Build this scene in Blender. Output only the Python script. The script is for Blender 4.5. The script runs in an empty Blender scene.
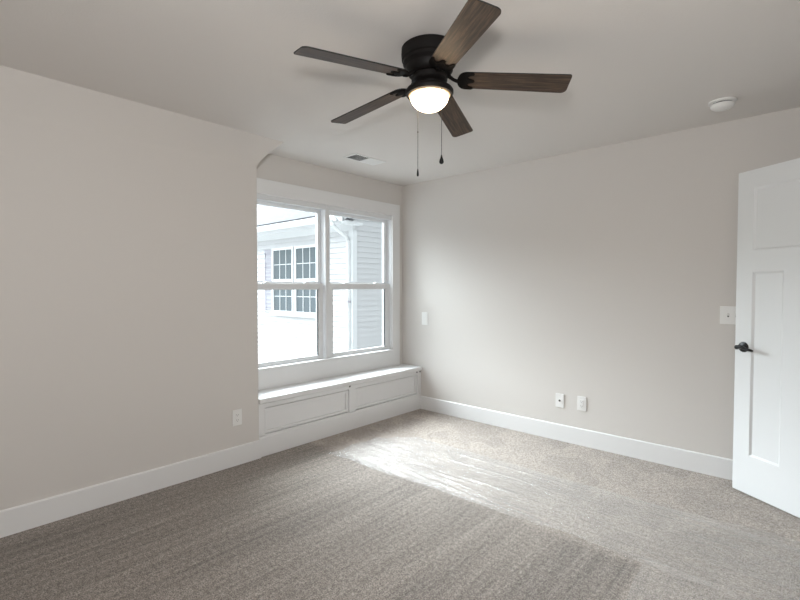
import bpy, bmesh, math, random
from mathutils import Vector, Matrix, noise

random.seed(7)
S = bpy.context.scene
COL = S.collection
PI = math.pi

# ------------------------------------------------------------------ camera
cam_d = bpy.data.cameras.new('camera')
cam_d.sensor_width = 36.0
cam_d.lens = 460.55 * 36.0 / 800.0
cam_d.clip_start = 0.02
cam_d.clip_end = 300
cam = bpy.data.objects.new('camera', cam_d)
cam.location = (3.1673, -3.8324, 1.3165)
cam.rotation_euler = (math.radians(90 - 1.604), 0, math.radians(42.224))
COL.objects.link(cam)
S.camera = cam

# ------------------------------------------------------------------ world: bright overcast sky above a line of distant trees
W = bpy.data.worlds.new('overcast_sky')
S.world = W
W.use_nodes = True
wn, wl = W.node_tree.nodes, W.node_tree.links
wn.clear()
w_out = wn.new('ShaderNodeOutputWorld')
w_bg = wn.new('ShaderNodeBackground')
w_bg.inputs['Strength'].default_value = 1.46
w_tc = wn.new('ShaderNodeTexCoord')
w_sep = wn.new('ShaderNodeSeparateXYZ')
w_no = wn.new('ShaderNodeTexNoise')
w_no.inputs['Scale'].default_value = 28
w_no.inputs['Detail'].default_value = 6
w_ad = wn.new('ShaderNodeMath'); w_ad.operation = 'MULTIPLY_ADD'
w_ad.inputs[1].default_value = 0.30
w_ad.inputs[2].default_value = -0.02
w_lt = wn.new('ShaderNodeMath'); w_lt.operation = 'LESS_THAN'
w_mx = wn.new('ShaderNodeMix'); w_mx.data_type = 'RGBA'
w_mx.inputs[6].default_value = (0.90, 0.965, 1.01, 1)
w_mx.inputs[7].default_value = (0.10, 0.125, 0.11, 1)
wl.new(w_tc.outputs['Generated'], w_sep.inputs[0])
wl.new(w_tc.outputs['Generated'], w_no.inputs['Vector'])
wl.new(w_no.outputs['Fac'], w_ad.inputs[0])
wl.new(w_sep.outputs['Z'], w_lt.inputs[0])
wl.new(w_ad.outputs[0], w_lt.inputs[1])
wl.new(w_lt.outputs[0], w_mx.inputs[0])
# added broad glow, high on the window side, to light the room
SKY_BASE, SKY_GLOW, GLOW_POW = 0.85, 40.0, 7.5
w_dot = wn.new('ShaderNodeVectorMath'); w_dot.operation = 'DOT_PRODUCT'
w_dot.inputs[1].default_value = Vector((-0.78, 0.02, 0.62)).normalized()
w_cl = wn.new('ShaderNodeMath'); w_cl.operation = 'MAXIMUM'; w_cl.inputs[1].default_value = 0.0
w_pw = wn.new('ShaderNodeMath'); w_pw.operation = 'POWER'; w_pw.inputs[1].default_value = GLOW_POW
w_ma = wn.new('ShaderNodeMath'); w_ma.operation = 'MULTIPLY_ADD'; w_ma.inputs[1].default_value = SKY_GLOW; w_ma.inputs[2].default_value = SKY_BASE
w_sc = wn.new('ShaderNodeVectorMath'); w_sc.operation = 'SCALE'
wl.new(w_tc.outputs['Generated'], w_dot.inputs[0])
wl.new(w_dot.outputs['Value'], w_cl.inputs[0]); wl.new(w_cl.outputs[0], w_pw.inputs[0]); wl.new(w_pw.outputs[0], w_ma.inputs[0])
wl.new(w_mx.outputs[2], w_sc.inputs[0]); wl.new(w_ma.outputs[0], w_sc.inputs['Scale'])
wl.new(w_sc.outputs[0], w_bg.inputs['Color'])
wl.new(w_bg.outputs[0], w_out.inputs[0])

# the photographer's flash, just above the camera (its shadows of the fan blades show on the ceiling)
fl = bpy.data.lights.new('flash', 'SPOT')
fl.energy = 122
fl.color = (1.0, 0.99, 0.975)
fl.spot_size = math.radians(165)
fl.spot_blend = 0.6
fl.shadow_soft_size = 0.07
flo = bpy.data.objects.new('flash', fl)
flo.location = (3.15, -3.87, 1.67)
flo.rotation_euler = (math.radians(98), 0, math.radians(42.2))
COL.objects.link(flo)

S.view_settings.view_transform = 'Standard'
S.view_settings.look = 'None'
S.view_settings.exposure = 0.0
S.view_settings.gamma = 1.0
S.view_settings.use_curve_mapping = False
S.cycles.max_bounces = 14
S.cycles.diffuse_bounces = 8
S.cycles.transparent_max_bounces = 16
S.cycles.sample_clamp_indirect = 2.0

# ------------------------------------------------------------------ materials
def new_mat(name):
    m = bpy.data.materials.new(name); m.use_nodes = True
    nt = m.node_tree
    return m, nt.nodes, nt.links, nt.nodes['Principled BSDF']

def mat(name, col, rough=0.5, metal=0.0, bump=0.0, bscale=80.0, spec=0.5, var=0.0):
    m, n, l, b = new_mat(name)
    b.inputs['Base Color'].default_value = (*col, 1)
    b.inputs['Roughness'].default_value = rough
    b.inputs['Metallic'].default_value = metal
    b.inputs['Specular IOR Level'].default_value = spec
    tc = n.new('ShaderNodeTexCoord')
    no = n.new('ShaderNodeTexNoise'); no.inputs['Scale'].default_value = bscale; no.inputs['Detail'].default_value = 4
    l.new(tc.outputs['Object'], no.inputs['Vector'])
    if bump:
        bp = n.new('ShaderNodeBump'); bp.inputs['Strength'].default_value = bump; bp.inputs['Distance'].default_value = 0.002
        l.new(no.outputs['Fac'], bp.inputs['Height']); l.new(bp.outputs[0], b.inputs['Normal'])
    if var:
        cr = n.new('ShaderNodeValToRGB')
        cr.color_ramp.elements[0].position = 0.3; cr.color_ramp.elements[1].position = 0.7
        cr.color_ramp.elements[0].color = (*[c * (1 - var) for c in col], 1)
        cr.color_ramp.elements[1].color = (*[min(1, c * (1 + var)) for c in col], 1)
        l.new(no.outputs['Fac'], cr.inputs[0]); l.new(cr.outputs[0], b.inputs['Base Color'])
    return m

M_wall = mat('greige_wall_paint', (0.640, 0.616, 0.592), 0.85, bump=0.10, bscale=260, spec=0.2)
M_ceil = mat('ceiling_paint', (0.720, 0.695, 0.672), 0.9, bump=0.35, bscale=120, spec=0.15)
M_trim = mat('white_trim_paint', (0.77, 0.775, 0.78), 0.38, bump=0.02, bscale=60)
M_door = mat('white_door_paint', (0.72, 0.735, 0.745), 0.42, bump=0.02, bscale=60)
M_vinyl = mat('white_vinyl', (0.74, 0.755, 0.77), 0.35, bump=0.01)
M_plate = mat('white_plastic', (0.80, 0.80, 0.79), 0.35, bump=0.01)
M_grey = mat('grey_slot', (0.10, 0.10, 0.10), 0.6)
M_bronze = mat('oil_rubbed_bronze', (0.006, 0.005, 0.0048), 0.55, metal=0.0, bump=0.03, bscale=90, spec=0.18)
M_iron = mat('matte_dark_bronze', (0.006, 0.005, 0.0045), 0.75, spec=0.08, bump=0.03)
M_black = mat('black_metal', (0.012, 0.012, 0.013), 0.3, metal=0.5)
M_chain = mat('dark_chain', (0.06, 0.055, 0.05), 0.5, metal=0.3)
M_gasket = mat('dark_gasket', (0.03, 0.031, 0.032), 0.6)
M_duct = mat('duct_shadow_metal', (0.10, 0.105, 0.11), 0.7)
M_sub = mat('hall_floor', (0.36, 0.32, 0.28), 0.9, bump=0.4, bscale=400)
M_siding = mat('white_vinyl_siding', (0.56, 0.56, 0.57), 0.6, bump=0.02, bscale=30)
M_shutter = mat('grey_shutter', (0.34, 0.33, 0.37), 0.6)
M_gutter = mat('white_gutter', (0.68, 0.69, 0.70), 0.45)
M_lawn = mat('worn_asphalt', (0.27, 0.265, 0.26), 0.95, bump=0.3, bscale=12, var=0.12)

def carpet_mat():
    m, n, l, b = new_mat('cut_pile_carpet')
    b.inputs['Roughness'].default_value = 1.0
    b.inputs['Specular IOR Level'].default_value = 0.05
    b.inputs['Sheen Weight'].default_value = 0.25
    b.inputs['Sheen Roughness'].default_value = 0.6
    tc = n.new('ShaderNodeTexCoord')
    # tufts
    f = n.new('ShaderNodeTexNoise'); f.inputs['Scale'].default_value = 165; f.inputs['Detail'].default_value = 5; f.inputs['Roughness'].default_value = 0.75
    l.new(tc.outputs['Object'], f.inputs['Vector'])
    cr = n.new('ShaderNodeValToRGB')
    e = cr.color_ramp.elements
    e[0].position = 0.43; e[0].color = (0.13, 0.103, 0.085, 1)
    e[1].position = 0.58; e[1].color = (0.655, 0.58, 0.515, 1)
    x = cr.color_ramp.elements.new(0.5); x.color = (0.35, 0.30, 0.262, 1)
    f2 = n.new('ShaderNodeTexNoise'); f2.inputs['Scale'].default_value = 48; f2.inputs['Detail'].default_value = 3; f2.inputs['Roughness'].default_value = 0.7
    l.new(tc.outputs['Object'], f2.inputs['Vector'])
    fm_ = n.new('ShaderNodeMix'); fm_.data_type = 'FLOAT'; fm_.inputs[0].default_value = 0.25
    l.new(f.outputs['Fac'], fm_.inputs[2]); l.new(f2.outputs['Fac'], fm_.inputs[3])
    l.new(fm_.outputs[0], cr.inputs[0])
    # vacuum strokes: long lines along y where the pile was brushed
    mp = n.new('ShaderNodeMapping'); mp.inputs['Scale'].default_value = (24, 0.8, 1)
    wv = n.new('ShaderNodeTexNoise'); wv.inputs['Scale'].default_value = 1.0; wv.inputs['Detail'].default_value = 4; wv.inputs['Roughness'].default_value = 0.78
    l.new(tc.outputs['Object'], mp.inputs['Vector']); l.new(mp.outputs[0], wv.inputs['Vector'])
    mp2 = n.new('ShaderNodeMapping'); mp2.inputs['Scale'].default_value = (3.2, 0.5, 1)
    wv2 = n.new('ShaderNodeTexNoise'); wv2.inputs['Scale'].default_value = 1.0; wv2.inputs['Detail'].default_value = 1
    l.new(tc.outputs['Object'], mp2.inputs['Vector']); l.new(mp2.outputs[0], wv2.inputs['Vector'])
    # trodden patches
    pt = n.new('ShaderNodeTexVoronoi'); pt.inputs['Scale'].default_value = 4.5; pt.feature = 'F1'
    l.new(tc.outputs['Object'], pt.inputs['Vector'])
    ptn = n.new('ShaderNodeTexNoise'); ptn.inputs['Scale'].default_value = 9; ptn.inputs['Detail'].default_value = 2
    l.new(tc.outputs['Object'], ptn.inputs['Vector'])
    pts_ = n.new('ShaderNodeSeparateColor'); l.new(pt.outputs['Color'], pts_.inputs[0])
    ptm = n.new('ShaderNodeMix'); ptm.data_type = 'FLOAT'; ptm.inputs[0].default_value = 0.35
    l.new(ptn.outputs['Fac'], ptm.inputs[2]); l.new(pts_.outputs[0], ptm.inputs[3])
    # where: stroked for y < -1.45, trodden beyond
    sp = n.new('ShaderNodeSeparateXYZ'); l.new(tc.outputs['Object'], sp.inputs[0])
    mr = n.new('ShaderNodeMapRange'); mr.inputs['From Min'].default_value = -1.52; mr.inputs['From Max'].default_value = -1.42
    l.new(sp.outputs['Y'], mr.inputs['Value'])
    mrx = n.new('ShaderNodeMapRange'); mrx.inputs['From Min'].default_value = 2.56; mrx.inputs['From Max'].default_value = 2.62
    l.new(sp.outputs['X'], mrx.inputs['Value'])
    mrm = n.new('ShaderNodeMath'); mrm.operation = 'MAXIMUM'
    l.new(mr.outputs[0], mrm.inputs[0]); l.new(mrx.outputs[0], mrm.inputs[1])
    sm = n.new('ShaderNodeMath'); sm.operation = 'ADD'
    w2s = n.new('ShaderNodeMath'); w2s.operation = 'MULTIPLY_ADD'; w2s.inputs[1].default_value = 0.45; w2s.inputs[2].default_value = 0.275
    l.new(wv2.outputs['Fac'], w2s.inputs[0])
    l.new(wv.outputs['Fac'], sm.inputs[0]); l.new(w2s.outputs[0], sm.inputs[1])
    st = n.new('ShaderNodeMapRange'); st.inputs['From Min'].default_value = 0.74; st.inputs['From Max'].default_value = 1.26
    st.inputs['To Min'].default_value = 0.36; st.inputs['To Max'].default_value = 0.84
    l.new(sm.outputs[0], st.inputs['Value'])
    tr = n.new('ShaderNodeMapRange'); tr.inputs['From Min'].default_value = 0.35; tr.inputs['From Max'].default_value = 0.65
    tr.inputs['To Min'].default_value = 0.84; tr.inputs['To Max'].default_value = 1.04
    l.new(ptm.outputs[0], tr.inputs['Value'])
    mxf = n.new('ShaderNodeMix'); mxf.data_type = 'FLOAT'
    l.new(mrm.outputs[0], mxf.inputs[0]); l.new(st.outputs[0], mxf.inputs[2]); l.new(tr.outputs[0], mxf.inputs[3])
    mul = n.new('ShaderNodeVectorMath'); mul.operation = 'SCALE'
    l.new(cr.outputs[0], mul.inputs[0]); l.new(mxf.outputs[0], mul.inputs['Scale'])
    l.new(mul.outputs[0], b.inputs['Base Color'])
    # relief
    bp = n.new('ShaderNodeBump'); bp.inputs['Strength'].default_value = 0.9; bp.inputs['Distance'].default_value = 0.006
    l.new(f.outputs['Fac'], bp.inputs['Height'])
    bp2 = n.new('ShaderNodeBump'); bp2.inputs['Strength'].default_value = 0.35; bp2.inputs['Distance'].default_value = 0.02
    l.new(mxf.outputs[0], bp2.inputs['Height'])
    l.new(bp.outputs[0], bp2.inputs['Normal'])
    l.new(bp2.outputs[0], b.inputs['Normal'])
    return m
M_carpet = carpet_mat()

def front_only(n, l, sock):
    # Fresnel reflection on the outer face only: a thin sheet does not bend the light, so its inner face must not reflect totally
    g = n.new('ShaderNodeNewGeometry')
    a = n.new('ShaderNodeMath'); a.operation = 'SUBTRACT'; a.inputs[0].default_value = 1.0
    l.new(g.outputs['Backfacing'], a.inputs[1])
    b = n.new('ShaderNodeMath'); b.operation = 'MULTIPLY'
    l.new(sock, b.inputs[0]); l.new(a.outputs[0], b.inputs[1])
    return b.outputs[0]
def film_mat():
    m, n, l, b = new_mat('clear_plastic_film')
    out = n['Material Output']
    b.inputs['Base Color'].default_value = (0.75, 0.76, 0.77, 1)
    b.inputs['Roughness'].default_value = 0.22
    b.inputs['Specular IOR Level'].default_value = 0.6
    tc = n.new('ShaderNodeTexCoord')
    mp = n.new('ShaderNodeMapping'); mp.inputs['Scale'].default_value = (4, 22, 1); mp.inputs['Rotation'].default_value = (0, 0, 0.03)
    no = n.new('ShaderNodeTexNoise'); no.inputs['Scale'].default_value = 1.4; no.inputs['Detail'].default_value = 6; no.inputs['Roughness'].default_value = 0.65
    no.inputs['Distortion'].default_value = 0.6
    l.new(tc.outputs['Object'], mp.inputs['Vector']); l.new(mp.outputs[0], no.inputs['Vector'])
    bp = n.new('ShaderNodeBump'); bp.inputs['Strength'].default_value = 0.75; bp.inputs['Distance'].default_value = 0.015
    l.new(no.outputs['Fac'], bp.inputs['Height']); l.new(bp.outputs[0], b.inputs['Normal'])
    tr = n.new('ShaderNodeBsdfTransparent'); tr.inputs[0].default_value = (0.97, 0.975, 0.98, 1)
    gl = n.new('ShaderNodeBsdfGlossy'); gl.inputs['Roughness'].default_value = 0.27
    l.new(bp.outputs[0], gl.inputs['Normal'])
    df = n.new('ShaderNodeBsdfDiffuse'); df.inputs[0].default_value = (0.83, 0.80, 0.77, 1); l.new(bp.outputs[0], df.inputs['Normal'])
    fr = n.new('ShaderNodeFresnel'); fr.inputs['IOR'].default_value = 1.5
    l.new(bp.outputs[0], fr.inputs['Normal'])
    frm = n.new('ShaderNodeMath'); frm.operation = 'MULTIPLY'; frm.inputs[1].default_value = 0.72; frm.use_clamp = True
    l.new(fr.outputs[0], frm.inputs[0])
    m1 = n.new('ShaderNodeMixShader'); m1.inputs[0].default_value = 0.13
    l.new(tr.outputs[0], m1.inputs[1]); l.new(df.outputs[0], m1.inputs[2])
    m2 = n.new('ShaderNodeMixShader')
    l.new(front_only(n, l, frm.outputs[0]), m2.inputs[0]); l.new(m1.outputs[0], m2.inputs[1]); l.new(gl.outputs[0], m2.inputs[2])
    l.new(m2.outputs[0], out.inputs['Surface'])
    return m
M_film = film_mat()

def glass_mat():
    m, n, l, b = new_mat('window_glass')
    out = n['Material Output']
    tr = n.new('ShaderNodeBsdfTransparent'); tr.inputs[0].default_value = (0.96, 0.98, 0.98, 1)
    gl = n.new('ShaderNodeBsdfGlossy'); gl.inputs['Roughness'].default_value = 0.01
    fr = n.new('ShaderNodeFresnel'); fr.inputs['IOR'].default_value = 1.45
    ms = n.new('ShaderNodeMixShader')
    l.new(front_only(n, l, fr.outputs[0]), ms.inputs[0]); l.new(tr.outputs[0], ms.inputs[1]); l.new(gl.outputs[0], ms.inputs[2])
    l.new(ms.outputs[0], out.inputs['Surface'])
    return m
M_glass = glass_mat()

def house_glass():
    m, n, l, b = new_mat('neighbour_glass')
    b.inputs['Base Color'].default_value = (0.13, 0.15, 0.165, 1)
    b.inputs['Roughness'].default_value = 0.03
    b.inputs['Specular IOR Level'].default_value = 0.9
    return m
M_hglass = house_glass()

def wood_mat():
    m, n, l, b = new_mat('weathered_wood_blade')
    b.inputs['Roughness'].default_value = 0.5
    b.inputs['Specular IOR Level'].default_value = 0.22
    tc = n.new('ShaderNodeTexCoord')
    mp = n.new('ShaderNodeMapping'); mp.inputs['Scale'].default_value = (4, 70, 20)
    no = n.new('ShaderNodeTexNoise'); no.inputs['Scale'].default_value = 1.5; no.inputs['Detail'].default_value = 7; no.inputs['Roughness'].default_value = 0.7; no.inputs['Distortion'].default_value = 0.4
    l.new(tc.outputs['Object'], mp.inputs[0]); l.new(mp.outputs[0], no.inputs['Vector'])
    cr = n.new('ShaderNodeValToRGB'); e = cr.color_ramp.elements
    e[0].position = 0.3; e[0].color = (0.015, 0.010, 0.0075, 1)
    e[1].position = 0.72; e[1].color = (0.145, 0.094, 0.062, 1)
    x = e.new(0.5); x.color = (0.052, 0.035, 0.025, 1)
    l.new(no.outputs['Fac'], cr.inputs[0]); l.new(cr.outputs[0], b.inputs['Base Color'])
    return m
M_wood = wood_mat()
M_edge = mat('black_blade_edge', (0.012, 0.011, 0.010), 0.5)

def emit_mat(name, col, strength, base=(0.9, 0.85, 0.75)):
    m, n, l, b = new_mat(name)
    b.inputs['Base Color'].default_value = (*base, 1)
    b.inputs['Roughness'].default_value = 0.3
    b.inputs['Emission Color'].default_value = (*col, 1)
    b.inputs['Emission Strength'].default_value = strength
    return m
M_globe = emit_mat('lit_frosted_glass', (1.0, 0.74, 0.47), 22.0)
M_lip_glow = emit_mat('painted_lip_glow', (1.0, 0.60, 0.30), 0.30, base=(0.42, 0.33, 0.24))  # weak emission stands in for bowl light on the fitter's lip

def shingle_mat():
    m, n, l, b = new_mat('grey_shingles')
    b.inputs['Roughness'].default_value = 0.95
    tc = n.new('ShaderNodeTexCoord')
    br = n.new('ShaderNodeTexBrick'); br.inputs['Scale'].default_value = 3.2
    br.inputs['Color1'].default_value = (0.040, 0.041, 0.047, 1); br.inputs['Color2'].default_value = (0.062, 0.064, 0.072, 1)
    br.inputs['Mortar'].default_value = (0.022, 0.022, 0.026, 1); br.inputs['Mortar Size'].default_value = 0.02
    l.new(tc.outputs['Object'], br.inputs['Vector']); l.new(br.outputs['Color'], b.inputs['Base Color'])
    return m
M_shingle = shingle_mat()

# ------------------------------------------------------------------ mesh helpers
class MB:
    def __init__(s): s.bm = bmesh.new()
    def box(s, x0, x1, y0, y1, z0, z1, bev=0.0, mtx=None):
        v = [s.bm.verts.new((x, y, z)) for x in (x0, x1) for y in (y0, y1) for z in (z0, z1)]
        F = [(0, 1, 3, 2), (4, 6, 7, 5), (0, 4, 5, 1), (2, 3, 7, 6), (0, 2, 6, 4), (1, 5, 7, 3)]
        fs = [s.bm.faces.new([v[i] for i in f]) for f in F]
        vs = list(v)
        if bev:
            es = list({e for f in fs for e in f.edges})
            r = bmesh.ops.bevel(s.bm, geom=es, offset=bev, segments=2, affect='EDGES', profile=0.5)
            vs = list({vv for vv in r['verts']} | {vv for vv in v if vv.is_valid})
        if mtx is not None:
            for vv in vs: vv.co = mtx @ vv.co
        return s
    def prism(s, pts, axis, a, b):
        """polygon pts (2-D) extruded along axis 'x','y','z' from a to b"""
        def P(p, t):
            return {'x': (t, p[0], p[1]), 'y': (p[0], t, p[1]), 'z': (p[0], p[1], t)}[axis]
        A = [s.bm.verts.new(P(p, a)) for p in pts]; B = [s.bm.verts.new(P(p, b)) for p in pts]
        n = len(pts)
        s.bm.faces.new(A); s.bm.faces.new(B[::-1])
        for i in range(n): s.bm.faces.new((A[i], B[i], B[(i + 1) % n], A[(i + 1) % n]))
        return s
    def lathe(s, prof, c=(0, 0, 0), n=48, mtx=None, cap=True):
        rings = []
        for r, z in prof:
            if r < 1e-6:
                rings.append([s.bm.verts.new((c[0], c[1], c[2] + z))])
            else:
                rings.append([s.bm.verts.new((c[0] + r * math.cos(2 * PI * k / n), c[1] + r * math.sin(2 * PI * k / n), c[2] + z)) for k in range(n)])
        for a, b in zip(rings, rings[1:]):
            for k in range(n):
                q = [a[k % len(a)], a[(k + 1) % len(a)], b[(k + 1) % len(b)], b[k % len(b)]]
                q = list(dict.fromkeys(q))
                if len(q) > 2: s.bm.faces.new(q)
        if cap:
            for r in (rings[0], rings[-1]):
                if len(r) > 2: s.bm.faces.new(r)
        if mtx is not None:
            for r in rings:
                for v in r: v.co = mtx @ v.co
        return s
    def tube(s, pts, rad, n=10, mtx=None):
        pts = [Vector(p) for p in pts]
        if not hasattr(rad, '__len__'): rad = [rad] * len(pts)
        rings = []
        for i, p in enumerate(pts):
            d = (pts[min(i + 1, len(pts) - 1)] - pts[max(i - 1, 0)]).normalized()
            up = Vector((0, 0, 1)) if abs(d.z) < 0.95 else Vector((1, 0, 0))
            u = d.cross(up).normalized(); w = u.cross(d)
            rings.append([s.bm.verts.new(p + (u * math.cos(2 * PI * k / n) + w * math.sin(2 * PI * k / n)) * rad[i]) for k in range(n)])
        for a, b in zip(rings, rings[1:]):
            for k in range(n): s.bm.faces.new((a[k], a[(k + 1) % n], b[(k + 1) % n], b[k]))
        s.bm.faces.new(rings[0]); s.bm.faces.new(rings[-1])
        if mtx is not None:
            for r in rings:
                for v in r: v.co = mtx @ v.co
        return s
    def build(s, name, m, parent=None, smooth=False, mats=None):
        bmesh.ops.recalc_face_normals(s.bm, faces=s.bm.faces)
        me = bpy.data.meshes.new(name); s.bm.to_mesh(me); s.bm.free()
        for mm in (mats or [m]): me.materials.append(mm)
        o = bpy.data.objects.new(name, me); COL.objects.link(o)
        if smooth:
            for p in me.polygons: p.use_smooth = True
            me.set_sharp_from_angle(angle=math.radians(38))
        if parent is not None: o.parent = parent
        return o

def empty(name, loc=(0, 0, 0), rz=0.0):
    o = bpy.data.objects.new(name, None); o.location = loc; o.rotation_euler = (0, 0, rz)
    o.empty_display_size = 0.1
    COL.objects.link(o); return o

def tag(o, label=None, cat=None, group=None, kind=None):
    if label: o['label'] = label
    if cat: o['category'] = cat
    if group: o['group'] = group
    if kind: o['kind'] = kind
    return o

def struct(o, label, cat): return tag(o, label, cat, kind='structure')

def copy_tree(o, parent=None):
    c = o.copy(); COL.objects.link(c)
    if parent is not None: c.parent = parent
    for ch in [k for k in bpy.data.objects if k.parent == o]: copy_tree(ch, c)
    return c

# ------------------------------------------------------------------ room shell
H = 2.44
XA = -0.277          # back of the window alcove
YB = -4.60           # wall behind the camera
XD = 3.40            # wall with the doorway
YA = -1.960          # left cheek of the alcove
XH = 4.60

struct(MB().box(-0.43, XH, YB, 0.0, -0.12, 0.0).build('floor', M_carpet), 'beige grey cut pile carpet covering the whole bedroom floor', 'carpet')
struct(MB().box(-0.60, XH + .15, YB - .15, 0.15, H, H + 0.15).build('ceiling', M_ceil), 'flat pale grey painted ceiling above the fan', 'ceiling')

# left wall with its short sloped top and the clipped corner at the alcove
bm = MB()
prof = [(0.0, 0.0, YA)]
for k in range(11):
    t = k / 10; z0_, z1_, z2_ = 2.225, 2.268, H
    prof.append((0.081 * t * t, (1 - t) ** 2 * z0_ + 2 * t * (1 - t) * z1_ + t * t * z2_, (1 - t * t) * YA + t * t * -1.77))
Fa = [bm.bm.verts.new((x, YB, z)) for x, z, y in prof]; Fb = [bm.bm.verts.new((x, y, z)) for x, z, y in prof]
Ba = [bm.bm.verts.new((-0.43, YB, z)) for x, z, y in prof]; Bb = [bm.bm.verts.new((-0.43, y, z)) for x, z, y in prof]
for k in range(len(prof) - 1):
    bm.bm.faces.new((Fa[k], Fb[k], Fb[k + 1], Fa[k + 1])); bm.bm.faces.new((Ba[k], Ba[k + 1], Bb[k + 1], Bb[k]))
    bm.bm.faces.new((Fb[k], Bb[k], Bb[k + 1], Fb[k + 1])); bm.bm.faces.new((Fa[k], Fa[k + 1], Ba[k + 1], Ba[k]))
bm.bm.faces.new((Fa[0], Ba[0], Bb[0], Fb[0])); bm.bm.faces.new((Fa[-1], Fb[-1], Bb[-1], Ba[-1]))
struct(bm.build('wall_left', M_wall, None, True), 'plain greige wall left of the window with a sloped strip at the top', 'wall')

struct(MB().box(-0.43, XH + .15, 0.0, 0.15, 0, H).build('wall_right', M_wall), 'long greige wall right of the window', 'wall')
struct(MB().box(-0.43, XH + .15, YB - 0.15, YB, 0, H).build('wall_back', M_wall), 'greige wall behind the photographer', 'wall')
# alcove wall with the window opening y -1.93..-0.18, z 0.62..2.09
OY0, OY1, OZ0, OZ1 = -1.935, -0.150, 0.625, 2.09
struct(MB().box(-0.43, XA, YA, OY0, 0, H).box(-0.43, XA, OY1, 0, 0, H).box(-0.43, XA, OY0, OY1, 0, OZ0).box(-0.43, XA, OY0, OY1, OZ1, H)
       .box(-0.43, XA, -1.77 - .177, YA, 2.258, H).build('wall_alcove', M_wall), 'greige strip of wall above the window in the alcove', 'wall')
# doorway wall
DY0, DY1 = -1.345, -0.560
struct(MB().box(XD, XD + .12, YB, DY0, 0, H).box(XD, XD + .12, DY1, 0, 0, H).box(XD, XD + .12, DY0, DY1, 2.07, H)
       .build('wall_doorway', M_wall), 'greige wall with the doorway', 'wall')
struct(MB().box(XH, XH + .15, YB, 0, 0, H).build('wall_hall', M_wall), 'hall wall beyond the doorway', 'wall')

def casing_frame(mb, x0, x1, y0, y1, z1, w):
    mb.box(x0, x1, y0 - w, y0, 0, z1 + w, 0.002).box(x0, x1, y1, y1 + w, 0, z1 + w, 0.002).box(x0, x1, y0, y1, z1, z1 + w, 0.002)
t = MB(); casing_frame(t, XD - .018, XD, DY0 + .018, DY1 - .018, 2.052, .089)
t.box(XD, XD + .12, DY0, DY0 + .018, 0, 2.07).box(XD, XD + .12, DY1 - .018, DY1, 0, 2.07).box(XD, XD + .12, DY0 + .018, DY1 - .018, 2.052, 2.07)
struct(t.build('trim_1', M_trim), 'white casing around the doorway', 'trim')

BBH = 0.14
def bb_prof(sgn, base):
    return [(base, 0), (base + sgn * .015, 0), (base + sgn * .015, BBH - .006), (base + sgn * .010, BBH), (base, BBH)]
struct(MB().prism(bb_prof(1, 0.0), 'y', YB, -1.948).build('baseboard_left', M_trim), 'white baseboard along the left wall', 'baseboard')
pr = [(-p[0], p[1]) for p in bb_prof(1, 0.0)]
struct(MB().prism(pr, 'x', 0.0, XD).build('baseboard_right', M_trim), 'white baseboard along the right wall', 'baseboard')
struct(MB().prism([(2 * YB - p[0] + 0 * 1, p[1]) if False else (YB + p[0], p[1]) for p in bb_prof(1, 0.0)], 'x', 0.016, XD).build('baseboard_back', M_trim), 'white baseboard behind the photographer', 'baseboard')

# ------------------------------------------------------------------ window: two mulled double-hung units
win = struct(empty('window_1', (XA, -1.05, OZ0)), 'white double window with two double hung units in the alcove', 'window')
def wbuild(mb, name, m, parent=None, smooth=False):
    """build world-space geometry as a child of the window empty (or of one of its parts)"""
    par = parent or win
    off = win.location
    for v in mb.bm.verts: v.co -= off
    return mb.build(name, m, par, smooth)
cas = MB()
cas.box(XA, XA + .020, YA + .001, -0.060, 2.090, 2.215, 0.002)          # head
cas.box(XA, XA + .020, -0.178, -0.062, 0.457, 2.091, 0.002)                # right leg
cas.box(XA, XA + .020, YA + .001, -0.177, 0.475, 0.628, 0.002)      # apron
cas.box(XA, XA + .012, YA + .001, -0.177, 0.457, 0.480, 0.002)
cas.box(XA, XA + .034, YA + .001, -0.174, 0.622, 0.640, 0.003)      # thin stool edge
wbuild(cas, 'casing', M_trim)
fr = MB()
fr.box(-0.425, XA - .001, OY0, -1.905, OZ0, OZ1)
fr.box(-0.425, XA - .001, -0.172, OY1, OZ0, OZ1)
fr.box(-0.425, XA - .001, -1.905, -0.172, 2.060, OZ1)
fr.box(-0.425, XA - .001, -1.905, -0.172, OZ0, 0.636)
# stops
fr.box(-0.300, XA - .001, -0.184, -0.172, 0.636, 2.06, 0.002)
fr.box(-0.300, XA - .001, -1.905, -1.888, 0.636, 2.06, 0.002)
fr.box(-0.300, XA - .001, -1.905, -0.172, 2.044, 2.060, 0.002)
fr.box(-0.345, -0.337, -0.180, -0.172, 0.636, 2.06)
wbuild(fr, 'jamb_frame', M_vinyl)
mu = MB()
mu.box(-0.425, XA + .004, -1.085, -1.033, OZ0, OZ1, 0.003)
mu.box(XA + .003, XA + .008, -1.078, -1.040, 0.64, 2.09, 0.003)
wbuild(mu, 'mullion_post', M_vinyl)

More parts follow.
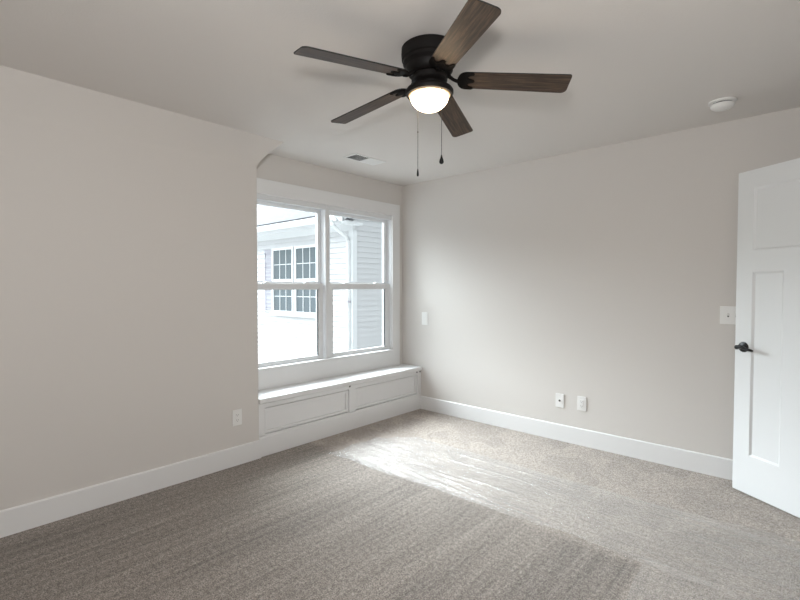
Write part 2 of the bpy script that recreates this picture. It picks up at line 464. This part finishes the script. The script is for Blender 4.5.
def sash(y0, y1, z0, z1, x0, x1, st, top, bot, name, st_r=None, gasket=False):
    s = MB(); sr = st_r or st
    s.box(x0, x1, y0, y0 + st, z0, z1, 0.003).box(x0, x1, y1 - sr, y1, z0, z1, 0.003)
    s.box(x0, x1, y0 + st - .002, y1 - sr + .002, z1 - top, z1, 0.003).box(x0, x1, y0 + st - .002, y1 - sr + .002, z0, z0 + bot, 0.003)
    # inner glazing bead
    b = .010
    s.box(x0 + .006, x1 - .006, y0 + st - .001, y0 + st + b, z0 + bot, z1 - top).box(x0 + .006, x1 - .006, y1 - sr - b, y1 - sr + .001, z0 + bot, z1 - top)
    s.box(x0 + .006, x1 - .006, y0 + st, y1 - sr, z1 - top - b, z1 - top + .001).box(x0 + .006, x1 - .006, y0 + st, y1 - sr, z0 + bot - .001, z0 + bot + b)
    o = wbuild(s, name, M_vinyl)
    xm = (x0 + x1) / 2
    wbuild(MB().box(xm - .002, xm + .002, y0 + st + .002, y1 - sr - .002, z0 + bot + .002, z1 - top - .002), 'pane', M_glass, o)
    if gasket:
        for yg in (y0 + st + b, y1 - sr - b - .003):
            wbuild(MB().box(x0 + .008, x1 - .008, yg, yg + .003, z0 + bot + b, z1 - top - b), 'glazing_gasket', M_gasket, o)
    return o
for (a, b) in ((-1.905, -1.085), (-1.033, -0.172)):
    lo_y0, lo_y1 = a + .012, b - .012
    sash(a + .004, b - .004, 1.306, 2.058, -0.378, -0.342, .020, .030, .050, 'upper_sash', .020 if a < -1.5 else .034)
    lo = sash(a + .006, b - .006, 0.630, 1.352, -0.336, -0.300, .046, .048, .036, 'lower_sash', .046 if a < -1.5 else .058, True)
    for f in (.27, .78):
        yy = lo_y0 + (lo_y1 - lo_y0) * f
        k = MB().box(-0.330, -0.306, yy - .032, yy + .032, 1.351, 1.357, 0.002).box(-0.326, -0.308, yy - .018, yy + .018, 1.356, 1.366, 0.003)
        wbuild(k, 'sash_lock', M_vinyl, lo)

# ------------------------------------------------------------------ window seat
ws = tag(empty('window_seat', (0, -0.97, 0)), 'white built-in panelled window seat under the double window', 'window seat')
def wsb(mb, name, m, par=None):
    for v in mb.bm.verts: v.co -= Vector((0, -0.97, 0))
    return mb.build(name, m, par or ws)
SY0, SY1 = YA + .002, -0.002
wsb(MB().box(XA, 0.020, SY0, -0.011, 0.420, 0.457, 0.004).box(XA + .05, -0.006, SY0, -0.014, 0.408, 0.4205), 'seat_board', M_trim)
f = MB()
f.box(-0.030, 0.0, SY0, SY1, 0.0, 0.168, 0.002)
f.box(-0.030, 0.0, SY0, SY1, 0.378, 0.412, 0.001)
f.box(-0.030, 0.0, SY0, -1.908, 0.16, 0.38, 0.001)
f.box(-0.030, 0.0, -1.036, -0.955, 0.16, 0.38, 0.001)
f.box(-0.030, 0.0, -0.060, SY1, 0.16, 0.38, 0.001)
f.box(-0.030, 0.003, SY0, SY1, 0.0, 0.150, 0.003)
wsb(f, 'face_frame', M_trim)
for (a, b) in ((-1.908, -1.036), (-0.955, -0.060)):
    p = wsb(MB().box(-0.034, -0.024, a - .002, b + .002, 0.163, 0.38), 'panel', M_trim)
    mo = MB(); w = .022
    z0, z1 = 0.168, 0.378
    # moulding ring set into the recess with a fine gap around it
    g = .007
    a2, b2, z2, z3 = a + g, b - g, z0 + g, z1 - g
    for (p0, p1, q0, q1) in ((a2, a2 + w, z2, z3), (b2 - w, b2, z2, z3), (a2 + w - .003, b2 - w + .003, z2, z2 + w), (a2 + w - .003, b2 - w + .003, z3 - w, z3)):
        mo.box(-0.0245, -0.007, p0, p1, q0, q1, 0.004)
    wsb(mo, 'panel_moulding', M_trim, p)
wsb(MB().box(XA, -0.030, SY0, SY0 + .018, 0, 0.410), 'end_board', M_trim)
wsb(MB().box(XA, -0.030, SY1 - .018, SY1, 0, 0.410), 'end_board', M_trim)
for yy in (-1.030, -0.075, -0.022):
    wsb(MB().box(-0.001, 0.006, yy - .008, yy + .008, 0.398, 0.4115, 0.002), 'dark_block', M_grey)  # small dark blocks below the seat lip

# ------------------------------------------------------------------ door
DW, DT = 0.711, 0.035
ddir = Vector((0.81874, -0.57416, 0)); dn = Vector((-0.57416, -0.81874, 0))   # along the leaf (free edge -> hinge), towards the room
D0 = Vector((2.7774, -0.1783, 0.012))
door = struct(empty('door_1', D0 + ddir * DW, math.atan2(ddir.y, ddir.x)), 'white three panel door standing open against the right wall', 'door')
# local frame: x along ddir measured from the hinge (negative), y = away from the room (behind), z up
def U(u): return u - DW
HD = 2.031
leaf = MB()
st = .106
mw = DW - 2 * st - 2 * .187
rail = [(0, .245), (1.400, 1.532), (1.918, HD)]
leaf.box(U(0), U(st), 0, DT, 0, HD).box(U(DW - st), U(DW), 0, DT, 0, HD)
for z0, z1 in rail: leaf.box(U(st), U(DW - st), 0, DT, z0, z1)
leaf.box(U(st + .187), U(DW - st - .187), 0, DT, .245, 1.400)
leaf_o = leaf.build('door_leaf', M_door, door)
pan = [(st, st + .187, .245, 1.400), (DW - st - .187, DW - st, .245, 1.400), (st, DW - st, 1.532, 1.918)]
for (u0, u1, z0, z1) in pan:
    pm = MB().box(U(u0), U(u1), .010, DT - .010, z0, z1)
    po = pm.build('panel', M_door, door)
    k = MB(); w = .012
    for (yo, yi) in ((0.0015, .010), (DT - .0015, DT - .010)):
        # sloped sticking around the recess
        q0 = [(U(u0), z0), (U(u1), z0), (U(u1), z1), (U(u0), z1)]
        q1 = [(U(u0 + w), z0 + w), (U(u1 - w), z0 + w), (U(u1 - w), z1 - w), (U(u0 + w), z1 - w)]
        va = [k.bm.verts.new((x, yo, z)) for x, z in q0]; vb = [k.bm.verts.new((x, yi, z)) for x, z in q1]
        for i in range(4): k.bm.faces.new((va[i], va[(i + 1) % 4], vb[(i + 1) % 4], vb[i]))
    k.build('sticking', M_door, po)
ZK = 0.925
def handle(side):
    # side -1: room face (y<0), +1: behind
    y0 = 0 if side < 0 else DT
    rot = Matrix.Translation((U(.058), y0, ZK)) @ Matrix.Rotation(math.radians(90 if side < 0 else -90), 4, 'X')
    r = MB().lathe([(0.033, 0), (0.033, .004), (0.030, .009), (0.020, .012), (0.012, .014), (0.011, .042), (0.0135, .046), (0.0135, .058), (0.010, .061), (0, .062)], n=32, mtx=rot)
    ro = r.build('rose', M_black, door, True)
    yl = y0 + side * .050
    pts = [(U(.053 + .0105 * i), yl, ZK + .005 * math.sin(i / 9 * 2 * PI) - (.0016 * max(0, i - 6) ** 1.6)) for i in range(11)]
    lv = MB().tube(pts, [.0115, .0115, .011, .0105, .010, .0095, .009, .009, .0085, .008, .005], 12)
    lv.build('lever', M_black, ro, True)
handle(-1); handle(1)
MB().box(U(0) - .001, U(0) + .001, .006, DT - .006, ZK - .03, ZK + .03).build('latch_plate', M_black, door)
for z in (.20, 1.02, 1.84):
    MB().tube([(U(DW) + .006, -.004, z - .045), (U(DW) + .006, -.004, z + .045)], .006, 10).box(U(DW) - .030, U(DW) + .006, -.0018, -.0002, z - .044, z + .044).build('hinge', M_black, door, False)

# ------------------------------------------------------------------ wall plates
def plate_mb(w, h, t=.006):
    return MB().box(-w / 2, w / 2, -t, 0, -h / 2, h / 2, 0.002)
def duplex(name, label, loc, rz, group=None):
    o = tag(empty(name, loc, rz), label, 'outlet', group)
    plate_mb(.074, .118).build('cover_plate', M_plate, o)
    for dz in (.0195, -.0195):
        r = MB().box(-.0165, .0165, -.0085, -.005, dz - .014, dz + .014, 0.0015).build('receptacle', M_plate, o)
        MB().box(-.008, -.006, -.0088, -.0084, dz - .003, dz + .006).box(.006, .008, -.0088, -.0084, dz - .003, dz + .005).box(-.002, .002, -.0088, -.0084, dz - .010, dz - .006).build('slots', M_grey, r)
    MB().lathe([(.003, 0), (.003, .001), (0, .0012)], n=12, mtx=Matrix.Translation((0, -.006, 0)) @ Matrix.Rotation(PI / 2, 4, 'X')).build('screw', M_plate, o)
    return o
# wall plates face -y in their own frame
duplex('wall_outlet', 'white duplex outlet low on the left wall near the window seat', (0.0, -2.138, 0.353), math.radians(90))
duplex('wall_outlet', 'white duplex outlet on the right wall, right one of the low pair', (1.732, 0.0, 0.349), 0)
ox = tag(empty('cable_jack', (1.544, 0.0, 0.344)), 'white cable jack plate on the right wall, left one of the low pair', 'cable jack')
plate_mb(.074, .118).build('cover_plate', M_plate, ox)
MB().lathe([(.0085, 0), (.0085, .003), (.006, .003), (.006, .010), (.0025, .010), (.0025, .006), (0, .006)], n=20, mtx=Matrix.Translation((0, -.006, 0)) @ Matrix.Rotation(PI / 2, 4, 'X')).build('coax_connector', M_grey, ox, True)
for dz in (.042, -.042):
    MB().lathe([(.003, 0), (.003, .001), (0, .0012)], n=12, mtx=Matrix.Translation((0, -.006, dz)) @ Matrix.Rotation(PI / 2, 4, 'X')).build('screw', M_plate, ox)
sw = tag(empty('light_switch', (0.051, 0.0, 0.980)), 'white single rocker switch on the wall just right of the window', 'light switch')
plate_mb(.080, .136).build('cover_plate', M_plate, sw)
MB().prism([(-.010, -.034), (-.0065, -.034), (-.0065, .034), (-.0075, .034)], 'x', -.0165, .0165).build('rocker', M_plate, sw)
s2 = tag(empty('light_switch', (2.729, 0.0, 1.124)), 'white double toggle switch plate partly hidden behind the open door', 'light switch')
plate_mb(.118, .122).build('cover_plate', M_plate, s2)
for dx in (-.012, .034):
    tg = MB().box(dx - .005, dx + .005, -.0065, -.0058, -.012, .012, 0).build('toggle_slot', M_grey, s2)
    MB().prism([(-.006, -.004), (-.006, .005), (-.016, .011), (-.017, .007)], 'x', dx - .0035, dx + .0035).build('toggle', M_plate, s2)

# ------------------------------------------------------------------ smoke detector
sd = tag(empty('smoke_detector', (2.717, -0.431, H)), 'round white smoke detector on the ceiling above the door', 'smoke detector')
MB().lathe([(0.0, 0.0), (0.073, 0.0), (0.073, -.009), (0.069, -.012), (0, -.012)], n=48, cap=False).build('mounting_base', M_plate, sd, True)
MB().lathe([(0.052, -.012), (0.052, -.020)], n=48).build('vent_gap', M_grey, sd, True)
MB().lathe([(0, -.020), (0.062, -.020), (0.063, -.026), (0.058, -.036), (0.043, -.045), (0.020, -.049), (0, -.049)], n=48, cap=False).build('detector_body', M_plate, sd, True)
MB().lathe([(0.009, -.0485), (0.009, -.051), (0, -.052)], (0.02, 0, 0), n=16).build('test_button', M_plate, sd, True)

# ------------------------------------------------------------------ ceiling vent
VX, VY = 0.196, -1.015
cv = tag(empty('ceiling_vent', (VX, VY, H)), 'white two way ceiling air register above the window alcove', 'vent')
hx, hy = .082, .178
v = MB()
v.box(-hx, -hx + .018, -hy, hy, -.006, 0, .002).box(hx - .018, hx, -hy, hy, -.006, 0, .002)
v.box(-hx + .018, hx - .018, -hy, -hy + .018, -.006, 0, .002).box(-hx + .018, hx - .018, hy - .018, hy, -.006, 0, .002)
v.box(-hx + .018, hx - .018, -.004, .004, -.006, 0)
v.build('register_frame', M_plate, cv)
MB().box(-hx + .010, hx - .010, -hy + .010, hy - .010, -.0012, -.0004).build('duct_shade_sheet', M_duct, cv)  # dark sheet whose colour stands in for the shade inside the duct
for i in range(7):
    for sgn in (-1, 1):
        yc = sgn * (.018 + i * .0205)
        tilt = math.radians(-38) * sgn
        m_ = Matrix.Translation((0, yc, -.0055)) @ Matrix.Rotation(tilt, 4, 'X')
        MB().box(-hx + .018, hx - .018, -.0085, .0085, -.0005, .0005, 0, m_).build('louver', M_plate, cv)

# ------------------------------------------------------------------ ceiling fan
FC = Vector((1.7895, -2.1072, H))
FK = 1.0194
fan = tag(empty('ceiling_fan', FC), 'dark bronze flush ceiling fan with five weathered wood blades and a lit bowl', 'ceiling fan')
def Z(z): return 1.3165 + FK * (z - 1.3165) - H
MB().lathe([(0, 0), (0.127, 0), (0.132, -.004), (0.133, -.030), (0.131, -.055), (0.125, -.060), (0.125, -.074), (0.119, -.080), (0.112, -.087),
            (0.110, Z(2.315)), (0.100, Z(2.300)), (0.088, Z(2.293)), (0, Z(2.293))], n=64, cap=False).build('motor_housing', M_bronze, fan, True)
MB().lathe([(0, Z(2.294)), (0.080, Z(2.294)), (0.085, Z(2.288)), (0.085, Z(2.270)), (0.078, Z(2.262)), (0.058, Z(2.258)), (0.056, Z(2.238)), (0, Z(2.238))], n=48, cap=False).build('blade_hub', M_bronze, fan, True)
fit_o = MB().lathe([(0, Z(2.242)), (0.062, Z(2.242)), (0.090, Z(2.238)), (0.108, Z(2.230)), (0.1135, Z(2.222)), (0.1130, Z(2.212)), (0.1080, Z(2.204)), (0.0995, Z(2.203)), (0.0990, Z(2.214)), (0, Z(2.214))], n=64, cap=False).build('light_fitter', M_bronze, fan, True)
bowl = [(0.0895 * math.cos(a), Z(2.199) - 0.068 * math.sin(a)) for a in [PI / 2 * k / 14 for k in range(15)]]
bowl[-1] = (0, bowl[-1][1])
MB().lathe([(0.0985, Z(2.213)), (0.0985, Z(2.203)), (0.0970, Z(2.200)), (0.0885, Z(2.198))], n=64, cap=False).build('lip_glow_ring', M_lip_glow, fan, True)
MB().lathe(bowl, n=64, cap=False).build('glass_bowl', M_globe, fan, True)
BZ, BR, BW, TILT, PH = 2.2992, 0.644, 0.125, -0.2096, -1.8469
DROOP, TX, TY = 0.072, 0.0206, -0.0202      # blades sag a little and the rotor hangs slightly out of level
def rounded(pts_r):
    """closed outline from corners (x, y, radius)"""
    out = []; n = len(pts_r)
    for i in range(n):
        p = Vector(pts_r[i][:2]); a = Vector(pts_r[i - 1][:2]); b = Vector(pts_r[(i + 1) % n][:2]); r = pts_r[i][2]
        if r <= 0: out.append(tuple(p)); continue
        da = (a - p).normalized(); db = (b - p).normalized(); ang = da.angle(db)
        t = min(r / math.tan(ang / 2), (a - p).length * .49, (b - p).length * .49); r2 = t * math.tan(ang / 2)
        c = p + (da + db).normalized() * (r2 / math.sin(ang / 2))
        s0 = p + da * t - c; s1 = p + db * t - c
        a0 = math.atan2(s0.y, s0.x); a1 = math.atan2(s1.y, s1.x)
        while a1 - a0 > PI: a1 -= 2 * PI
        while a1 - a0 < -PI: a1 += 2 * PI
        for k in range(7):
            q = a0 + (a1 - a0) * k / 6
            out.append((c.x + r2 * math.cos(q), c.y + r2 * math.sin(q)))
    return out
R0 = 0.135
h = BW / 2
outline = rounded([(R0, -h * .86, .040), (BR, -h, .012), (BR + .002, h, .026), (R0, h * .86, .040)])
def blade_mesh():
    b = MB(); t = .0055
    A = [b.bm.verts.new((x, y, -t / 2)) for x, y in outline]; Bv = [b.bm.verts.new((x, y, t / 2)) for x, y in outline]
    fs = [b.bm.faces.new(A[::-1]), b.bm.faces.new(Bv)]
    n = len(A)
    for i in range(n):
        q = b.bm.faces.new((A[i], A[(i + 1) % n], Bv[(i + 1) % n], Bv[i])); q.material_index = 1
    return b
def iron_mesh():
    """curved arm, spade head with scalloped end and three screws; lies under the blade root"""
    k = MB()
    z = -.0028
    k.tube([(0.066, 0, .030), (0.082, 0, .026), (0.098, 0, .012), (0.112, 0, .001), (0.128, 0, -.006), (0.145, 0, -.007)], [.010, .010, .0085, .008, .0085, .009], 10)
    pts = []
    for i in range(9):                                   # rounded back of the head
        a = PI / 2 + PI * i / 8
        pts.append((R0 + .035 + .040 * math.cos(a), .056 * math.sin(a)))
    pts += [(0.200, -.056), (0.208, -.050), (0.205, -.042), (0.186, -.036), (0.178, -.026), (0.186, -.014), (0.206, -.009), (0.212, 0),
            (0.206, .009), (0.186, .014), (0.178, .026), (0.186, .036), (0.205, .042), (0.208, .050), (0.200, .056)]
    A = [k.bm.verts.new((x, y, z - .0045)) for x, y in pts]; Bv = [k.bm.verts.new((x, y, z)) for x, y in pts]
    k.bm.faces.new(A[::-1]); k.bm.faces.new(Bv); n = len(pts)
    for i in range(n): k.bm.faces.new((A[i], A[(i + 1) % n], Bv[(i + 1) % n], Bv[i]))
    for (x, y) in ((0.195, -.046), (0.200, 0), (0.195, .046)):
        k.lathe([(.005, z - .0045), (.0045, z - .0065), (0, z - .0075)], (x, y, 0), n=10, cap=False)
    return k
bl0 = blade_mesh().build('blade', None, fan, mats=[M_wood, M_edge])
ir0 = iron_mesh().build('blade_iron', M_iron, bl0, True)
for i in range(5):
    o = bl0 if i == 0 else copy_tree(bl0, fan)
    a = PH + i * 2 * PI / 5
    o.matrix_local = Matrix.Translation((0, 0, BZ - H)) @ Matrix.Rotation(-TX, 4, 'Y') @ Matrix.Rotation(TY, 4, 'X') @ Matrix.Rotation(a, 4, 'Z') @ Matrix.Rotation(DROOP, 4, 'Y') @ Matrix.Rotation(TILT, 4, 'X')
def chain(x, y, ztop, zbot, fob, join=None):
    c = MB(); n = 48
    c.tube([(x, y, Z(ztop)), (x, y, Z(zbot))], .0011, 6)
    L = ztop - zbot
    for i in range(int(L / .006)):
        c.lathe([(0, .0019), (.0017, .001), (.0017, -.001), (0, -.0019)], (x, y, Z(ztop) - i * .006), n=6, cap=False)
    if join:
        c.lathe([(0, .005), (.003, .003), (.003, -.003), (0, -.005)], (x, y, Z(join)), n=10, cap=False)
    co = c.build('pull_chain', M_chain, fan)
    MB().lathe([(0, 0)] + [(r, z) for r, z in fob], (x, y, Z(zbot) + .001), n=20, cap=False).build('chain_fob', M_black, co, True)
chain(1.8885 - FC.x, -2.1427 - FC.y, 2.212, 1.905, [(.0025, -.001), (.004, -.010), (.0085, -.022), (.0105, -.031), (.0095, -.037), (.005, -.041), (0, -.042)])
chain(1.6973 - FC.x, -2.0823 - FC.y, 2.212, 1.887, [(.002, -.001), (.0032, -.006), (.0052, -.022), (.0055, -.030), (.0045, -.037), (0, -.038)], join=2.063)

# ------------------------------------------------------------------ clear carpet film, an L of thin wrinkled sheet
CREASES = []
for _ in range(30):
    xa_ = random.uniform(.95, 2.6)
    CREASES.append((random.uniform(-1.48, -.82), random.uniform(-.10, .06), xa_, xa_ + random.uniform(.5, 1.3), random.uniform(.006, .013)))
def film_h(x, y):
    n1 = noise.noise(Vector((x * 2.0, y * 26 + 1.5 * noise.noise(Vector((x * 1.5, y * 2, 0))), 3.1)))
    n2 = noise.noise(Vector((x * 5.0, y * 60, 7.7)))
    n3 = noise.noise(Vector((x * 14.0, y * 17, 1.3)))
    tw = max(0.0, min(1.0, (1.15 - x) / .6))              # crumpled by the window
    hgt = .0075 + .0030 * n1 + .0016 * n2 + (.0008 + .0075 * tw) * n3
    # long creases left from the roll
    for cy, sl, xa, xb_, ca in CREASES:
        if xa < x < xb_:
            yy = cy + sl * (x - xa) + .006 * math.sin(x * 9 + cy * 50)
            w_ = min(1.0, (x - xa) / .12, (xb_ - x) / .12)
            hgt += w_ * ca * math.exp(-((y - yy) / .0075) ** 2)
    # gathered folds along the far edge near the door
    g = max(0.0, min(1.0, (x - 1.95) / .8))
    for yc, a in ((-.80, .030), (-.86, .028), (-.93, .022)):
        yy = yc + .02 * math.sin(x * 2.3 + yc * 40)
        hgt += g * a * math.exp(-((y - yy) / .014) ** 2)
    # swirl of wrinkles where the strip turns
    r = math.hypot(x - 3.3, y + 2.4)
    k = max(0.0, min(1.0, (x - 2.2) / .5)) * max(0.0, min(1.0, (-1.1 - y) / .3))
    hgt += k * .0028 * math.sin(r * 55 + 3 * noise.noise(Vector((x * 2, y * 2, 0))))
    return max(.003, hgt)
def far_edge(x): return -0.775 - max(0.0, (0.62 - x)) * 0.95 + .012 * noise.noise(Vector((x * 3, 0, 5)))
def near_edge(x): return -1.545 + .05 * max(0.0, min(1.0, x - .4)) + .03 * max(0, min(1, (x - 1.7) / .5)) + .012 * noise.noise(Vector((x * 2.5, 0, 9)))
fm = bmesh.new()
XS = [0.335 + i * .014 for i in range(int((3.395 - .335) / .014) + 1)]
NV = 120
prev = None
for x in XS:
    y1, y0 = far_edge(x), near_edge(x)
    row = []
    for j in range(NV + 1):
        y = y0 + (y1 - y0) * j / NV
        xx = x + (.03 * noise.noise(Vector((0, y * 6, 2))) if x < .36 else 0)
        row.append(fm.verts.new((xx, y, film_h(xx, y))))
    if prev:
        for j in range(NV): fm.faces.new((prev[j], row[j], row[j + 1], prev[j + 1]))
    prev_x = x
    # the leg that runs towards the camera
    prev = row
leg = {}
YS = [-1.44 - i * .02 for i in range(int(3.0 / .02))]
pr_ = None
for y in YS:
    row = []
    x0 = 2.575 + .02 * noise.noise(Vector((0, y * 3, 4))) + max(0, -1.5 - y) * .05
    for j in range(53):
        x = x0 + (3.385 - x0) * j / 52
        row.append(fm.verts.new((x, y, film_h(x, y) - .0012)))
    if pr_:
        for j in range(52): fm.faces.new((pr_[j], pr_[j + 1], row[j + 1], row[j]))
    pr_ = row
for f_ in fm.faces:
    f_.normal_update()
    if f_.normal.z < 0: f_.normal_flip()
me = bpy.data.meshes.new('plastic_film'); fm.to_mesh(me); fm.free()
me.materials.append(M_film)
for p in me.polygons: p.use_smooth = True
fo = bpy.data.objects.new('plastic_film', me); COL.objects.link(fo)
tag(fo, 'clear wrinkled plastic film laid over the carpet from the window seat to the door', 'plastic film')

# ------------------------------------------------------------------ outside: the house next door and its ground
struct(MB().box(-40, 20, -30, 40, -3.2, -3.0).build('ground', M_lawn), 'grey paved ground below the neighbouring house', 'ground')
HY, HXc = 2.84, -4.35
house = tag(empty('neighbor_house', (HXc + .09, HY, -3.0)), 'white sided neighbouring house seen through the window', 'house')
def hb(mb, name, m, par=None, smooth=False):
    for v in mb.bm.verts: v.co -= Vector((HXc, HY, -3.0))
    return mb.build(name, m, par or house, smooth)
ex = .117
EAVE = 2.69
PITCH = 0.62
RY = HY + 4.0
def lap_wall(name, fn_len, z0, z1, axis):
    """lapped courses; fn_len(z) gives the run of the course"""
    b = MB(); z = z0
    while z < z1 - 1e-4:
        zt = min(z + ex, z1)
        a0, a1 = fn_len((z + zt) / 2)
        if a1 - a0 > .05:
            if axis == 'x':   # wall faces -y
                b.prism([(HY + .10, z), (HY - .028, z), (HY - .026, z + .008), (HY, zt), (HY + .10, zt)], 'x', a0, a1)
            else:             # wall faces +x
                b.prism([(HXc - .10, z), (HXc + .028, z), (HXc + .026, z + .008), (HXc, zt), (HXc - .10, zt)], 'y', a0, a1)
        z = zt
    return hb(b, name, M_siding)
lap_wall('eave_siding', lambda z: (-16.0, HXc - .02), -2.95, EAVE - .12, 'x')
def gab(z):
    if z < EAVE + .1: return (HY + .02, HY + 8.0)
    d = (z - EAVE - .1) / PITCH
    return (HY + d, HY + 8.0 - d)
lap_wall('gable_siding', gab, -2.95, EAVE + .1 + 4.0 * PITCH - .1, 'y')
hb(MB().prism([(HXc - .09, HY - .036), (HXc + .036, HY - .036), (HXc + .036, HY + .09), (HXc + .001, HY + .09), (HXc + .001, HY - .001), (HXc - .09, HY - .001)], 'z', -2.95, EAVE - .152), 'corner_board', M_gutter)
hb(MB().box(-16, HXc + .02, HY - .03, HY + .05, EAVE - .15, EAVE), 'frieze_board', M_gutter)
hb(MB().box(-16.2, HXc + .16, HY - .40, HY + .06, EAVE - .004, EAVE + .015).box(HXc - .02, HXc + .16, HY - .3, HY + .15, EAVE - .05, EAVE), 'soffit', M_gutter)
# gutter (K style profile)
gp = [(HY - .40, EAVE), (HY - .47, EAVE), (HY - .50, EAVE + .06), (HY - .52, EAVE + .075), (HY - .52, EAVE + .13), (HY - .505, EAVE + .13), (HY - .505, EAVE + .08), (HY - .40, EAVE + .02)]
hb(MB().prism(gp, 'x', -16.2, HXc + .02).box(-16.2, HXc + .16, HY - .41, HY - .385, EAVE, EAVE + .15), 'gutter', M_gutter)
# roof slopes
rz = EAVE + .15
def roof_slab(sgn):
    y_e = HY - .46 if sgn > 0 else RY + 4.46
    ym = RY
    za, zb = rz - .01, rz + 4.46 * PITCH
    b = MB(); v_ = []
    for x in (-16.2, HXc + .20):
        for (y, z) in ((y_e, za), (ym, zb), (ym, zb + .06), (y_e, za + .04)): v_.append(b.bm.verts.new((x, y, z)))
    a, c = v_[:4], v_[4:]
    b.bm.faces.new(a); b.bm.faces.new(c[::-1])
    for i in range(4): b.bm.faces.new((a[i], c[i], c[(i + 1) % 4], a[(i + 1) % 4]))
    return hb(b, 'roof_slope', M_shingle)
roof_slab(1); roof_slab(-1)
rk = MB()
for s_ in (1, -1):
    y_e = HY - .44 if s_ > 0 else RY + 4.44
    za, zb = rz - .01, rz + 4.44 * PITCH
    rk.prism([(y_e, za - .16), (RY, zb - .16), (RY, zb), (y_e, za)], 'x', HXc + .13, HXc + .16)
hb(rk, 'rake_board', M_gutter)
# downspout
ds = MB()
def duct(b, pts, w=.04, d=.03):
    b.tube(pts, [.042] * len(pts), 8)
duct(ds, [(-4.47, HY - .46, EAVE + .02), (-4.47, HY - .46, EAVE - .06), (-4.455, HY - .40, EAVE - .12), (-4.43, HY - .10, EAVE - .30), (-4.425, HY - .06, EAVE - .38), (-4.425, HY - .06, -2.9)])
hb(ds, 'downspout', M_gutter, None, True)
hb(MB().box(-4.475, -4.375, HY - .115, HY - .01, 0.98, 1.02), 'downspout_strap', M_shutter)
# windows of the house
def house_window(x0, x1, z0, z1):
    w = MB(); t_ = .06
    w.box(x0 - t_, x0, HY - .07, HY + .02, z0 - t_, z1 + t_).box(x1, x1 + t_, HY - .07, HY + .02, z0 - t_, z1 + t_)
    w.box(x0, x1, HY - .07, HY + .02, z1, z1 + t_).box(x0, x1, HY - .07, HY + .02, z0 - t_, z0)
    zm = (z0 + z1) / 2
    w.box(x0, x1, HY - .06, HY + .0, zm - .035, zm + .035)
    o = hb(w, 'window', M_gutter)
    for (a, b) in ((z0, zm - .035), (zm + .035, z1)):
        hb(MB().box(x0, x1, HY - .045, HY - .035, a, b), 'pane', M_hglass, o)
        g = MB()
        for i in (1, 2):
            xx = x0 + (x1 - x0) * i / 3; g.box(xx - .008, xx + .008, HY - .055, HY - .03, a, b)
        g.box(x0, x1, HY - .055, HY - .03, (a + b) / 2 - .008, (a + b) / 2 + .008)
        hb(g, 'muntins', M_gutter, o)
house_window(-7.33, -6.515, 0.72, 2.25)
house_window(-6.345, -5.53, 0.72, 2.25)
hb(MB().box(-7.45, -5.42, HY - .10, HY, .60, .665), 'window_sill', M_gutter)
for (a, b) in ((-7.80, -7.445), (-5.47, -5.17)):
    s = MB()
    s.box(a, a + .05, HY - .036, HY, .64, 2.30).box(b - .05, b, HY - .036, HY, .64, 2.30)
    for zz in (.64, 1.98, 2.22): s.box(a + .05, b - .05, HY - .034, HY, zz, zz + .08)
    z = .74
    while z < 2.22:
        s.box(a + .05, b - .05, HY - .03, HY - .012, z, z + .035); z += .05
    s.box(a + .04, b - .04, HY - .014, HY, .66, 2.28)
    hb(s, 'shutter', M_shutter)
